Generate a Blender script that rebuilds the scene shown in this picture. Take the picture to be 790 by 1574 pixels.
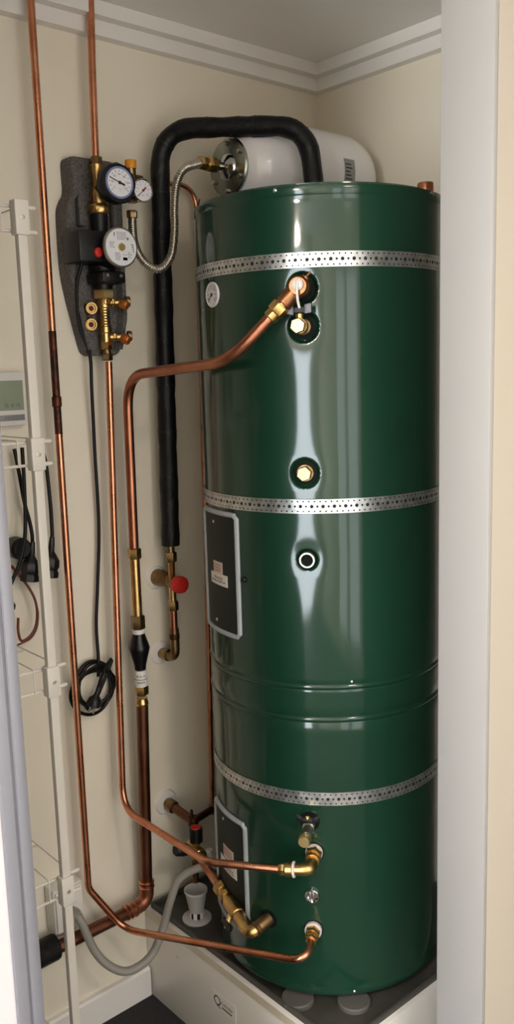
import bpy, bmesh, math, random
import numpy as np
from mathutils import Vector, Matrix
random.seed(7)
for o in list(bpy.data.objects): bpy.data.objects.remove(o, do_unlink=True)
sc = bpy.context.scene
COL = sc.collection
A3 = lambda *v: np.array(v, float)

# ------------------------------------------------------------------ camera
FPX = 1354.08; YAW, PITCH, ROLL = 2.4235, -0.1608, -0.029
CAM = A3(1.7878, -1.8217, 1.6116)
FW = A3(math.cos(PITCH)*math.cos(YAW), math.cos(PITCH)*math.sin(YAW), math.sin(PITCH))
RT = np.cross(FW, [0, 0, 1]); RT /= np.linalg.norm(RT); UP = np.cross(RT, FW)
_c, _s = math.cos(ROLL), math.sin(ROLL)
RT, UP = _c*RT+_s*UP, -_s*RT+_c*UP
cd = bpy.data.cameras.new('camera'); cam = bpy.data.objects.new('camera', cd); COL.objects.link(cam)
M4 = Matrix(((RT[0], UP[0], -FW[0], CAM[0]), (RT[1], UP[1], -FW[1], CAM[1]), (RT[2], UP[2], -FW[2], CAM[2]), (0, 0, 0, 1)))
cam.matrix_world = M4
cd.sensor_fit = 'VERTICAL'; cd.sensor_height = 36.0; cd.lens = 36.0*FPX/1574.0; cd.clip_start = 0.02
sc.camera = cam

# ------------------------------------------------------------------ light
w = bpy.data.worlds.new('world'); sc.world = w; w.use_nodes = True
w.node_tree.nodes['Background'].inputs[0].default_value = (0.75, 0.85, 1.0, 1)
w.node_tree.nodes['Background'].inputs[1].default_value = 0.6
def area(name, loc, rot, sx, sy, power, col, shape='RECTANGLE', spread=math.pi):
    l = bpy.data.lights.new(name, 'AREA'); l.shape = shape; l.size = sx; l.size_y = sy
    l.energy = power; l.color = col; l.spread = spread
    o = bpy.data.objects.new(name, l); o.location = loc; o.rotation_euler = rot; COL.objects.link(o); return o
# daylight entering by the glazed door and panels of the hall; a ceiling lamp; an added fill globe glows by its own material
area('daylight_glazed_door', (2.25, -4.32, 1.05), (math.radians(-90), 0, math.pi), 1.04, 1.9, 84, (0.86, 0.93, 1.0))
WINY = [(-2.36, -1.78), (-1.70, -1.12), (-1.04, -.46)]      # three glazed panels in the hall's long wall
for y0, y1 in WINY:
    area('daylight_hall_panel', (3.29, (y0+y1)/2, 1.12), (0, math.radians(90), 0), 1.9, y1-y0-.08, 7.2, (1.0, 0.98, 0.94))
for lx, ly, pw in ((2.35, -1.15, 10),):
    area('hall_ceiling_lamp_light', (lx, ly, 2.335), (0, 0, 0), 0.26, 0.26, pw, (1.0, 0.90, 0.79), 'DISK')
sc.view_settings.view_transform = 'Standard'; sc.view_settings.look = 'None'
sc.view_settings.exposure = 0.17; sc.view_settings.gamma = 1.0; sc.view_settings.use_curve_mapping = False

# ------------------------------------------------------------------ pixel helpers (790 x 1574 photo)
def ray(x, y): return FW+RT*(x-395)/FPX-UP*(y-787)/FPX
def onplane(x, y, p0, n):
    d = ray(x, y); n = np.asarray(n, float); p0 = np.asarray(p0, float)
    return CAM+d*(((p0-CAM)@n)/(d@n))
def W(x, y, X=0.0): return onplane(x, y, (X, 0, 0), (1, 0, 0))
def YP(x, y, Y): return onplane(x, y, (0, Y, 0), (0, 1, 0))
def ZP(x, y, Z): return onplane(x, y, (0, 0, Z), (0, 0, 1))
TC = A3(.3948, -.4042); TR = .2679; TZ0, TZ1 = .2646, 1.9497
def cyl(az, z, R=TR): return A3(TC[0]+R*math.cos(az), TC[1]+R*math.sin(az), z)
def T(x, y, R=TR):
    d = ray(x, y); a = d[0]**2+d[1]**2; o = CAM[:2]-TC; b = o@d[:2]; c = o@o-R*R
    t = (-b-math.sqrt(max(b*b-a*c, 0)))/a; return CAM+t*d
def TA(x, y):
    p = T(x, y); return math.atan2(p[1]-TC[1], p[0]-TC[0]), p[2]
def nrm(v): v = np.asarray(v, float); return v/np.linalg.norm(v)

# ------------------------------------------------------------------ materials
def lin(r, g, b): return tuple(((c/255)/12.92 if c/255 <= .04045 else ((c/255+.055)/1.055)**2.4) for c in (r, g, b))+(1,)
MT = {}
def mat(name, c1, rough=.5, metal=0., c2=None, ns=8., bump=0., bs=60., rv=0., coat=0., emit=None, es=1., trans=0., stretch=None, croug=.05, spec=None):
    m = bpy.data.materials.new(name); m.use_nodes = True; nt = m.node_tree; b = nt.nodes['Principled BSDF']
    b.inputs['Base Color'].default_value = c1; b.inputs['Roughness'].default_value = rough; b.inputs['Metallic'].default_value = metal
    if coat: b.inputs['Coat Weight'].default_value = coat; b.inputs['Coat Roughness'].default_value = croug
    if spec is not None: b.inputs['Specular IOR Level'].default_value = spec
    if trans: b.inputs['Transmission Weight'].default_value = trans
    if emit: b.inputs['Emission Color'].default_value = emit; b.inputs['Emission Strength'].default_value = es
    tc = None
    def tex(scale, detail=4.):
        nonlocal tc
        if tc is None:
            tc = nt.nodes.new('ShaderNodeTexCoord'); mp = nt.nodes.new('ShaderNodeMapping'); nt.links.new(tc.outputs['Object'], mp.inputs[0])
            if stretch: mp.inputs['Scale'].default_value = stretch
            tc = mp
        n = nt.nodes.new('ShaderNodeTexNoise'); n.inputs['Scale'].default_value = scale; n.inputs['Detail'].default_value = detail
        nt.links.new(tc.outputs[0], n.inputs['Vector']); return n
    if c2:
        n = tex(ns); r = nt.nodes.new('ShaderNodeValToRGB'); r.color_ramp.elements[0].color = c1; r.color_ramp.elements[1].color = c2
        r.color_ramp.elements[0].position = .38; r.color_ramp.elements[1].position = .66
        nt.links.new(n.outputs['Fac'], r.inputs[0]); nt.links.new(r.outputs[0], b.inputs['Base Color'])
    if rv:
        n = tex(ns*1.7); r = nt.nodes.new('ShaderNodeMapRange'); r.inputs[1].default_value = .3; r.inputs[2].default_value = .7
        r.inputs[3].default_value = max(rough-rv, .02); r.inputs[4].default_value = rough+rv
        nt.links.new(n.outputs['Fac'], r.inputs[0]); nt.links.new(r.outputs[0], b.inputs['Roughness'])
    if bump:
        n = tex(bs); bp = nt.nodes.new('ShaderNodeBump'); bp.inputs['Strength'].default_value = bump; bp.inputs['Distance'].default_value = .004
        nt.links.new(n.outputs['Fac'], bp.inputs['Height']); nt.links.new(bp.outputs[0], b.inputs['Normal'])
    MT[name] = m; return m
mat('wall', lin(239, 231, 213), .75, c2=lin(235, 226, 206), ns=2, bump=.05, bs=180)
mat('wall_out', lin(232, 219, 198), .7, bump=.04, bs=180)
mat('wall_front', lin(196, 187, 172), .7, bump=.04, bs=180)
mat('ceil', lin(244, 241, 236), .85)
mat('white_paint', lin(238, 234, 229), .38, bump=.02, bs=40)
mat('jamb', lin(172, 170, 168), .45, bump=.02, bs=30)
mat('carpet', lin(30, 30, 33), .95, c2=lin(62, 61, 62), ns=420, bump=.9, bs=520)
mat('hall_carpet', lin(100, 92, 84), .8, c2=lin(88, 80, 74), ns=9, stretch=(1, 12, 1))
mat('green', lin(21, 55, 40), .34, c2=lin(24, 60, 44), ns=3, coat=.9, croug=.09, spec=.12, bump=.012, bs=9, rv=.04)
mat('green_cover', lin(24, 35, 30), .5, spec=.3)
mat('recess', lin(10, 20, 17), .75, spec=.2)
mat('hole', lin(22, 30, 27), .7)
mat('galv', lin(214, 215, 213), .36, .9, c2=lin(178, 181, 182), ns=45, rv=.08)
mat('sealant', lin(172, 178, 182), .45)
mat('copper', lin(222, 156, 122), .30, 1., c2=lin(204, 132, 98), ns=14, rv=.07)
mat('copper_dull', lin(190, 128, 98), .38, 1., c2=lin(158, 100, 76), ns=10, rv=.08)
mat('copper_brown', lin(134, 92, 70), .40, 1., c2=lin(110, 74, 58), ns=12, rv=.08)
mat('copper_burnt', lin(58, 40, 34), .5, .8, c2=lin(110, 60, 40), ns=60)
mat('brass', lin(218, 184, 122), .31, 1., c2=lin(196, 158, 98), ns=30, rv=.06)
mat('brass_pale', lin(228, 202, 142), .42, 1.)
mat('brass_old', lin(158, 132, 94), .4, 1., c2=lin(126, 102, 72), ns=40)
mat('bronze', lin(158, 112, 78), .4, 1., c2=lin(130, 88, 62), ns=30)
mat('chrome', lin(205, 205, 205), .12, 1.)
mat('steel', lin(208, 203, 194), .33, 1.)
mat('steel_flange', lin(160, 165, 158), .27, 1.)
mat('ptfe', lin(226, 214, 208), .5)
mat('foam', lin(17, 17, 19), .5, c2=lin(11, 11, 13), ns=9, bump=.9, bs=40, rv=.1, spec=.35)
mat('epp', lin(82, 78, 75), .85, c2=lin(110, 106, 102), ns=220, bump=.5, bs=240)
mat('black_plastic', lin(18, 18, 20), .42, spec=.4)
mat('black_rubber', lin(13, 13, 17), .3, spec=.45)
mat('cable', lin(12, 12, 13), .45, spec=.3)
mat('grey_plastic', lin(120, 122, 132), .45)
mat('conduit', lin(150, 146, 138), .5)
mat('white_plastic', lin(228, 224, 218), .4)
mat('tundish', lin(206, 205, 202), .4)
mat('enamel', lin(246, 243, 245), .25, coat=.5, croug=.1)
mat('wire_white', lin(226, 220, 210), .35)
mat('dial_white', lin(236, 236, 240), .35, coat=.3)
mat('dial_blue', lin(138, 144, 190), .35)
mat('red', lin(205, 44, 36), .38)
mat('red_dark', lin(120, 30, 40), .4)
mat('yellow', lin(226, 150, 34), .4)
mat('orange_cap', lin(190, 112, 50), .4, .6)
mat('ink', lin(40, 38, 40), .6)
mat('ink_grey', lin(128, 128, 128), .6)
mat('ink_red', lin(170, 84, 78), .6)
mat('label', lin(240, 236, 230), .5)
mat('label_red', lin(222, 204, 192), .5)
mat('label_grey', lin(150, 150, 152), .4, .4)
mat('lcd', lin(150, 162, 140), .2)
mat('tray', lin(66, 64, 60), .4, c2=lin(78, 75, 70), ns=12)
mat('pad', lin(96, 94, 90), .5)
mat('tape', lin(224, 213, 192), .5, c2=lin(214, 204, 184), ns=14)
mat('plinth', lin(238, 233, 226), .36, coat=.15)
mat('alu', lin(122, 122, 129), .4, .2)
mat('door_white', lin(206, 202, 203), .4)
mat('brown_wire', lin(108, 48, 38), .45)
mat('lamp_glass', lin(255, 240, 220), .4, emit=(1, .84, .64, 1), es=4.)
mat('fill_globe_glow', lin(255, 245, 230), .4, emit=(1, .90, .78, 1), es=120.)
m = mat('glass', (1, 1, 1, 1), .0, trans=1.)

# ------------------------------------------------------------------ mesh builder
def frame(ax):
    ax = nrm(ax); h = A3(0, 0, 1) if abs(ax[2]) < .9 else A3(1, 0, 0)
    e1 = nrm(np.cross(h, ax)); return e1, np.cross(ax, e1), ax
ORG = {}
class MB:
    def __init__(s): s.v = []; s.f = []
    def raw(s, vs, fs):
        b = len(s.v); s.v += [tuple(map(float, v)) for v in vs]; s.f += [tuple(b+i for i in f) for f in fs]; return s
    def box(s, lo, hi, bev=0.):
        lo, hi = [min(a, b) for a, b in zip(lo, hi)], [max(a, b) for a, b in zip(lo, hi)]
        if bev > 0:
            bm = bmesh.new(); bmesh.ops.create_cube(bm, size=1.)
            for v in bm.verts: v.co = [(lo[i]+hi[i])/2+v.co[i]*(hi[i]-lo[i]) for i in range(3)]
            bmesh.ops.bevel(bm, geom=bm.edges[:], offset=bev, segments=2, profile=.5, affect='EDGES')
            bm.verts.index_update(); s.raw([v.co for v in bm.verts], [[v.index for v in f.verts] for f in bm.faces]); bm.free(); return s
        x0, y0, z0 = lo; x1, y1, z1 = hi
        return s.raw([(x0,y0,z0),(x1,y0,z0),(x1,y1,z0),(x0,y1,z0),(x0,y0,z1),(x1,y0,z1),(x1,y1,z1),(x0,y1,z1)],
                     [(0,3,2,1),(4,5,6,7),(0,1,5,4),(1,2,6,5),(2,3,7,6),(3,0,4,7)])
    def obox(s, c, e1, e2, e3, h, bev=0.):
        t = MB().box([-q for q in h], h, bev); E = np.array([nrm(e1), nrm(e2), nrm(e3)])
        return s.raw([np.asarray(c)+np.array(v)@E for v in t.v], t.f)
    def lathe(s, prof, o, ax=(0, 0, 1), seg=24, ph=0., caps=True):
        e1, e2, a = frame(ax); o = np.asarray(o, float); vs = []; fs = []; n = len(prof)
        for r, h in prof:
            for k in range(seg):
                t = 2*math.pi*k/seg+ph; vs.append(o+a*h+(e1*math.cos(t)+e2*math.sin(t))*max(r, 1e-5))
        for i in range(n-1):
            for k in range(seg):
                k2 = (k+1) % seg; fs.append((i*seg+k, i*seg+k2, (i+1)*seg+k2, (i+1)*seg+k))
        if caps:
            fs.append(tuple(range(seg-1, -1, -1))); fs.append(tuple((n-1)*seg+k for k in range(seg)))
        return s.raw(vs, fs)
    def rod(s, a, b, r, seg=12, ch=0.):
        a = np.asarray(a, float); b = np.asarray(b, float); L = np.linalg.norm(b-a)
        pr = [(r, 0), (r, L)] if not ch else [(r-ch, 0), (r, ch), (r, L-ch), (r-ch, L)]
        return s.lathe(pr, a, b-a, seg)
    def hexn(s, a, b, r):
        a = np.asarray(a, float); b = np.asarray(b, float); L = np.linalg.norm(b-a); c = min(.12*r, L*.2)
        return s.lathe([(r*.9, 0), (r, c), (r, L-c), (r*.9, L)], a, b-a, 6, .3)
    def tube(s, pts, r, seg=14, caps=True):
        P = [np.asarray(p, float) for p in pts]; n = len(P); R = r if hasattr(r, '__len__') else [r]*n
        tg = [nrm(P[min(i+1, n-1)]-P[max(i-1, 0)]) for i in range(n)]
        e1, e2, _ = frame(tg[0]); vs = []; fs = []
        for i in range(n):
            e1 = nrm(e1-tg[i]*(e1@tg[i])); e2 = np.cross(tg[i], e1)
            for k in range(seg):
                t = 2*math.pi*k/seg; vs.append(P[i]+(e1*math.cos(t)+e2*math.sin(t))*R[i])
        for i in range(n-1):
            for k in range(seg):
                k2 = (k+1) % seg; fs.append((i*seg+k, i*seg+k2, (i+1)*seg+k2, (i+1)*seg+k))
        if caps: fs.append(tuple(range(seg-1, -1, -1))); fs.append(tuple((n-1)*seg+k for k in range(seg)))
        return s.raw(vs, fs)
    def prism(s, poly, o, e1, e2, ax, h):
        o = np.asarray(o, float); e1, e2, ax = map(lambda q: np.asarray(q, float), (e1, e2, ax)); n = len(poly)
        vs = [o+e1*a+e2*b for a, b in poly]+[o+e1*a+e2*b+ax*h for a, b in poly]
        return s.raw(vs, [tuple(range(n-1, -1, -1)), tuple(range(n, 2*n))]+[(i, (i+1) % n, n+(i+1) % n, n+i) for i in range(n)])
    def patch(s, a0, a1, z0, z1, R, na=10, nz=1, th=.0006):
        vs = []; fs = []
        for RR in (R, R-th):
            for j in range(nz+1):
                for i in range(na+1): vs.append(cyl(a0+(a1-a0)*i/na, z0+(z1-z0)*j/nz, RR))
        m = (na+1)*(nz+1)
        for j in range(nz):
            for i in range(na):
                q = j*(na+1)+i; fs.append((q, q+1, q+na+2, q+na+1)); fs.append((m+q, m+q+na+1, m+q+na+2, m+q+1))
        rim = [i for i in range(na+1)]+[j*(na+1)+na for j in range(1, nz+1)]+[nz*(na+1)+i for i in range(na-1, -1, -1)]+[j*(na+1) for j in range(nz-1, 0, -1)]
        for i in range(len(rim)):
            a, b = rim[i], rim[(i+1) % len(rim)]; fs.append((a, m+a, m+b, b))
        return s.raw(vs, fs)
    def build(s, name, mt, parent=None, smooth=True, org=None, label=None, cat=None, group=None, kind=None, ang=38):
        me = bpy.data.meshes.new(name); V = np.array(s.v)
        if parent is not None: og = ORG[parent.name]
        elif org is not None: og = np.asarray(org, float)
        else: og = A3((V[:, 0].min()+V[:, 0].max())/2, (V[:, 1].min()+V[:, 1].max())/2, V[:, 2].min())
        me.from_pydata((V-og).tolist(), [], s.f); me.validate()
        if smooth:
            me.polygons.foreach_set('use_smooth', [True]*len(me.polygons)); me.set_sharp_from_angle(angle=math.radians(ang))
        me.materials.append(MT[mt]); o = bpy.data.objects.new(name, me); COL.objects.link(o)
        ORG[o.name] = og
        if parent is not None: o.parent = parent
        else: o.location = og
        return tag(o, label, cat, group, kind)
def tag(o, label=None, cat=None, group=None, kind=None):
    for k, v in (('label', label), ('category', cat), ('group', group), ('kind', kind)):
        if v: o[k] = v
    return o
def thing(name, loc, label, cat, group=None):
    o = bpy.data.objects.new(name, None); o.empty_display_size = .05; COL.objects.link(o); o.location = tuple(map(float, loc))
    ORG[o.name] = np.asarray(loc, float); return tag(o, label, cat, group)
def fillet(pts, rad, n=7):
    P = [np.asarray(p, float) for p in pts]; out = [P[0]]
    for i in range(1, len(P)-1):
        r = rad[i-1] if hasattr(rad, '__len__') else rad
        a, b, c = P[i-1], P[i], P[i+1]; u = nrm(a-b); v = nrm(c-b); d = math.acos(max(-1, min(1, u@v)))
        if math.pi-d < .02: out.append(b); continue
        t = min(r/math.tan(d/2), (.93 if i == 1 else .48)*np.linalg.norm(a-b), (.93 if i == len(P)-2 else .48)*np.linalg.norm(c-b)); p, q = b+u*t, b+v*t
        for k in range(n+1):
            s = k/n; out.append(p*(1-s)**2+2*b*s*(1-s)*.98+q*s*s+b*0+ (b*2*s*(1-s)*.02))
    out.append(P[-1]); return out
def spline(pts, n=10):
    P = [np.asarray(p, float) for p in pts]; P = [2*P[0]-P[1]]+P+[2*P[-1]-P[-2]]; out = []
    for i in range(1, len(P)-2):
        a, b, c, d = P[i-1:i+3]
        for k in range(n):
            t = k/n; out.append(.5*((2*b)+(c-a)*t+(2*a-5*b+4*c-d)*t*t+(3*b-a-3*c+d)*t**3))
    out.append(P[-2]); return out
def resample(P, step):
    P = np.array(P); d = np.r_[0, np.cumsum(np.linalg.norm(np.diff(P, axis=0), axis=1))]; n = max(2, int(d[-1]/step))
    q = np.linspace(0, d[-1], n+1); return [A3(*[np.interp(t, d, P[:, k]) for k in range(3)]) for t in q]
def text2d(body, size, align='CENTER'):
    c = bpy.data.curves.new('t', 'FONT'); c.body = body; c.size = size; c.align_x = align; c.align_y = 'CENTER'; c.resolution_u = 2
    o = bpy.data.objects.new('t', c); COL.objects.link(o); bpy.context.view_layer.update()
    dg = bpy.context.evaluated_depsgraph_get(); me = o.evaluated_get(dg).to_mesh()
    vs = [(v.co.x, v.co.y) for v in me.vertices]; fs = [tuple(p.vertices) for p in me.polygons]
    o.evaluated_get(dg).to_mesh_clear(); bpy.data.objects.remove(o, do_unlink=True); bpy.data.curves.remove(c); return vs, fs
def addtext(mb, body, size, mapper, align='CENTER', rot=0.):
    vs, fs = text2d(body, size, align); c, s = math.cos(rot), math.sin(rot)
    return mb.raw([mapper(c*x-s*y, s*x+c*y) for x, y in vs], fs)

# ================================================================== SETTING
def struct(name, mb, mt, smooth=False, parent=None): return mb.build(name, mt, parent=parent, smooth=smooth, kind=None if parent else 'structure')
CZ = 2.4; XF0, XF1, YJ = .85, .946, -.5655; HX, HY0, HY1 = 3.3, -4.4, 1.2
struct('floor', MB().box((-.1, -4.5, -.1), (.902, .1, 0)), 'carpet')
struct('floor_hall', MB().box((.902, HY0-.1, -.1), (HX+.1, HY1+.1, 0)), 'hall_carpet')
struct('ceiling', MB().box((-.1, HY0-.1, CZ), (HX+.1, HY1+.1, CZ+.1)), 'ceil')
struct('wall_left', MB().box((-.1, -4.4, 0), (0, .1, CZ)), 'wall')
struct('wall_right', MB().box((0, 0, 0), (XF0, .1, CZ)), 'wall')
struct('wall_near', MB().box((0, -4.4, 0), (XF0, -4.2, CZ)), 'wall')
# front wall of the cupboard: nib with painted end, header above the opening
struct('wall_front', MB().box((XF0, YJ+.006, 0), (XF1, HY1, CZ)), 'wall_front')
struct('wall_header', MB().box((XF0, -4.2, 2.37), (XF1, YJ, CZ)), 'wall_out')
struct('wall_side', MB().box((XF0, HY0, 0), (XF1, -4.2, CZ)), 'wall_out')
tr = struct('trim_1', MB().box((XF0-.006, YJ-.006, 0), (XF1+.0, YJ+.006, 2.37), .0015), 'jamb', True)
wh = MB(); ys = [HY0-.1]+[q for p in WINY for q in p]+[HY1]
for i in range(0, len(ys), 2): wh.box((HX, ys[i], 0), (HX+.1, ys[i+1], CZ))
for y0, y1 in WINY: wh.box((HX, y0, 0), (HX+.1, y1, .12)); wh.box((HX, y0, 2.12), (HX+.1, y1, CZ))
struct('wall_hall', wh, 'wall_out')
for i, (y0, y1) in enumerate(WINY):
    fr = MB()
    for lo, hi in (((y0, .12), (y0+.04, 2.12)), ((y1-.04, .12), (y1, 2.12)), ((y0+.04, .12), (y1-.04, .16)), ((y0+.04, 2.08), (y1-.04, 2.12))): fr.box((HX+.02, lo[0], lo[1]), (HX+.06, hi[0], hi[1]))
    wn = struct('window_%d' % (i+1), fr, 'white_paint'); struct('pane', MB().box((HX+.035, y0+.04, .16), (HX+.041, y1-.04, 2.08)), 'glass', parent=wn)
struct('wall_end', MB().box((XF1, HY1, 0), (HX, HY1+.1, CZ)), 'wall_out')
we = MB(); DX0, DX1, DZ = 1.68, 2.82, 2.06
we.box((XF1, HY0-.1, 0), (DX0, HY0, CZ)); we.box((DX1, HY0-.1, 0), (HX, HY0, CZ)); we.box((DX0, HY0-.1, DZ), (DX1, HY0, CZ))
struct('wall_back', we, 'wall_out')
dr = MB()
for a, b in (((DX0, 0), (DX0+.05, DZ)), ((DX1-.05, 0), (DX1, DZ)), ((DX0+.05, DZ-.05), (DX1-.05, DZ)), ((DX0+.05, 0), (DX1-.05, .1))):
    dr.box((a[0], HY0-.07, a[1]), (b[0], HY0-.02, b[1]))
d1 = struct('door_1', dr, 'white_paint')
struct('pane', MB().box((DX0+.05, HY0-.05, .1), (DX1-.05, HY0-.044, DZ-.05)), 'glass', parent=d1)
# stepped cornice: two square steps along each wall of the cupboard corner
def cornice(name, rows, along):
    mb = MB()
    for off, z0, z1 in rows:
        if along == 'y': mb.raw(*((lambda v: (v, [(0,3,2,1),(4,5,6,7),(0,1,5,4),(1,2,6,5),(2,3,7,6),(3,0,4,7)]))(
            [(0,-4.2,z0),(off,-4.2,z0),(off,-off,z0),(0,0,z0),(0,-4.2,z1),(off,-4.2,z1),(off,-off,z1),(0,0,z1)])))
        else: mb.raw(*((lambda v: (v, [(0,3,2,1),(4,5,6,7),(0,1,5,4),(1,2,6,5),(2,3,7,6),(3,0,4,7)]))(
            [(off,-off,z0),(XF0,-off,z0),(XF0,0,z0),(0,0,z0),(off,-off,z1),(XF0,-off,z1),(XF0,0,z1),(0,0,z1)])))
    struct(name, mb, 'white_paint')
ROWS = [(.052, 2.371, 2.4), (.026, 2.340, 2.371)]
cornice('trim_2', ROWS, 'y'); cornice('trim_3', ROWS, 'x')
bz = W(225, 1490, .016)[2]
struct('baseboard_left', MB().prism([(0, 0), (.016, 0), (.016, bz-.006), (.012, bz), (0, bz)], (0, -4.2, 0), (1, 0, 0), (0, 0, 1), (0, 1, 0), 4.2-.6885), 'white_paint')
# sliding door at the near side of the opening
sd = MB(); sd.box((.872, -4.19, .012), (.9, -1.43, 2.366))
d2 = struct('door_2', sd, 'door_white')
st = MB(); y1 = W(68, 1574, .905)[1]
prof = [(-.003, -.031), (.004, -.031), (.006, -.027), (.006, -.018), (.0035, -.0165), (.0035, -.0145), (.007, -.013), (.0085, -.007), (.007, -.001), (.003, 0), (-.038, 0), (-.038, -.031)]
st.prism([(a, b) for a, b in prof], (.903, y1, .012), (1, 0, 0), (0, 1, 0), (0, 0, 1), 2.354)
struct('door_stile', st, 'alu', True, d2)
# hall ceiling lamp; glowing globe added to brighten the cupboard ceiling and right wall
lt = thing('ceiling_lamp', (2.35, -1.15, 2.36), 'round flat glowing ceiling lamp in the hall facing the cupboard', 'lamp')
MB().lathe([(.15, 0), (.15, .04)], (2.35, -1.15, 2.36), (0, 0, 1), 40).build('lamp_rim', 'white_paint', lt)
MB().lathe([(.135, -.014), (.14, -.004), (.14, .0)], (2.35, -1.15, 2.36), (0, 0, 1), 40).build('diffuser', 'lamp_glass', lt)
pd = thing('fill_globe', (1.5, -2.6, 2.0), 'glowing globe added in the hall to brighten the cupboard', 'lamp')
MB().lathe([(.1*math.sin(t), -.1*math.cos(t)) for t in np.linspace(.02, math.pi-.02, 20)], (1.5, -2.6, 2.1), (0, 0, 1), 32).build('globe', 'fill_globe_glow', pd)
MB().lathe([(.028, 0), (.03, .04), (.012, .055)], (1.5, -2.6, 2.195), (0, 0, 1), 20).build('socket', 'white_paint', pd)
MB().lathe([(.004, 0), (.004, .135), (.05, .14), (.05, .15)], (1.5, -2.6, 2.249), (0, 0, 1), 20).build('cord', 'white_paint', pd)

# ================================================================== PLINTH AND TRAY
PW, PL, PH = .700, -.687, .2432
pl = thing('plinth', (PW/2, PL/2, 0), 'white painted box plinth under the green cylinder', 'plinth')
MB().box((.001, PL, 0), (PW, -.001, PH), .002).build('body', 'plinth', pl)
tp = MB(); tp.box((.004, PL-.0012, PH-.020), (.66, PL-.0002, PH-.001)); tp.build('edge_tape', 'tape', pl)
sk = MB(); sa = onplane(328, 1522, (0, PL, 0), (0, 1, 0)); sb = onplane(361, 1570, (0, PL, 0), (0, 1, 0))
scx, scz = (sa[0]+sb[0])/2, (sa[2]+sb[2])/2; sw = sb[0]-sa[0]
stk = MB().box((sa[0]-.004, PL-.0012, scz-.022), (sb[0]+.006, PL-.0004, scz+.022)).build('sticker', 'label', pl)
mp = lambda x, y: A3(scx+x, PL-.0016, scz+y)
ink = MB(); addtext(ink, 'Q', .036, lambda x, y: mp(x-sw*.30, y)); addtext(ink, 'Cylinder', .0125, lambda x, y: mp(x+sw*.16, y+.003))
for k in range(6): ink.box(mp(-.006+k*.0062, -.011), mp(-.006+k*.0062+.0046, -.007)+A3(0, .0004, 0))
ink.build('lettering', 'ink', stk, False)
ft = MB(); q = YP(273, 1471, PL); ft.lathe([(.004, 0), (.003, .0015)], q, (0, -1, 0), 10); ft.build('screw', 'steel', pl)
ty = thing('drip_tray', (PW/2, PL/2, PH), 'dark grey drip tray between the plinth and the green cylinder', 'tray')
m = .012; tx0, tx1, ty0, ty1 = .014, PW-m, PL+m, -.014
MB().box((tx0, ty0, PH+.0002), (tx1, ty1, PH+.004)).build('tray_floor', 'tray', ty)
rm = MB()
for lo, hi in (((tx0, ty0, PH), (tx1, ty0+.006, PH+.014)), ((tx0, ty1-.006, PH), (tx1, ty1, PH+.014)), ((tx0, ty0, PH), (tx0+.006, ty1, PH+.014)), ((tx1-.006, ty0, PH), (tx1, ty1, PH+.014))):
    rm.box(lo, hi, .0015)
rm.build('tray_rim', 'tray', ty)
for px, py in ((455, 1538), (546, 1543)):
    c = ZP(px, py, PH+.012); d = nrm(A3(*(TC-c[:2]), 0)); c = c+d*.012; c[2] = PH+.0042
    MB().lathe([(.036, 0), (.036, .008), (.033, .0105)], c, (0, 0, 1), 28).build('support_pad', 'pad', ty)

# ================================================================== GREEN CYLINDER
PORTAZ = math.radians(-53.5)
tk = thing('hot_water_cylinder', (TC[0], TC[1], TZ0-.0105), 'tall dark green enamelled hot water cylinder standing on the white plinth', 'water cylinder')
def portpx(px, py): a, z = TA(px, py); return a, z
UP_PORTS = [portpx(464, 443), portpx(466, 502), portpx(468, 728), portpx(472, 861)]
PR = [.0305, .031, .0302, .0225]
LOWP = [portpx(476, 1262), portpx(483, 1309), portpx(480, 1376), portpx(482, 1428), portpx(413, 1412)]
def sst(a, b, x): t = max(0, min(1, (x-a)/(b-a))); return t*t*(3-2*t)
def rad(az, z):
    d = 0.
    for (a0, z0), pr in zip(UP_PORTS, PR):
        u = (az-a0)*TR; v = z-z0
        if abs(u) > .16 or abs(v) > .2: continue
        s = math.hypot(u, v)
        d -= .013*(1-sst(pr-.005, pr+.0005, s)); d -= .0030*math.exp(-(u/.036)**2-(v/.04)**2)
    u = (az-PORTAZ)*TR
    if abs(u) < .15: d -= .0022*math.exp(-(u/.046)**2)*sst(1.02, 1.2, z)*(1-sst(1.76, 1.86, z))
    return d
def dense(base, cents, half, step, lo, hi):
    s = list(np.arange(lo, hi+1e-9, base))
    for c in cents: s += list(np.arange(c-half, c+half, step))
    s = sorted(x for x in s if lo <= x <= hi); o = [s[0]]
    for x in s[1:]:
        if x-o[-1] > step*.6: o.append(x)
    return o
azs = dense(math.radians(3), [PORTAZ], math.radians(15), math.radians(.42), -math.pi, math.pi-math.radians(2.9))
zprof = [(TZ0, -.012), (TZ0+.0008, -.004), (TZ0+.004, -.0005), (TZ0+.009, .0012), (TZ0+.016, .0012), (TZ0+.020, 0)]
zsm = dense(.03, [p[1] for p in UP_PORTS], .037, .0018, TZ0+.03, TZ1-.03)
zp = zprof+[(z, 0) for z in zsm]
rows = []
seamz = [T(490, 1057)[2], T(490, 1107)[2]]
for z0 in seamz: zp = [q for q in zp if abs(q[0]-z0) > .009]+[(z0+dz, h) for dz, h in ((-.008, 0), (-.006, -.0008), (-.003, .0016), (0, .0026), (.003, .0016), (.006, -.0008), (.008, 0))]
zp.sort()
zp += [(TZ1-.021, 0), (TZ1-.0195, .0004), (TZ1-.0185, .0012), (TZ1-.004, .0012), (TZ1-.001, .0006), (TZ1, -.002)]
vs = []; fs = []; na = len(azs)
for z, h in zp:
    for a in azs: vs.append(cyl(a, z, TR+h+rad(a, z)))
for j in range(len(zp)-1):
    for i in range(na): i2 = (i+1) % na; fs.append((j*na+i, j*na+i2, (j+1)*na+i2, (j+1)*na+i))
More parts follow.
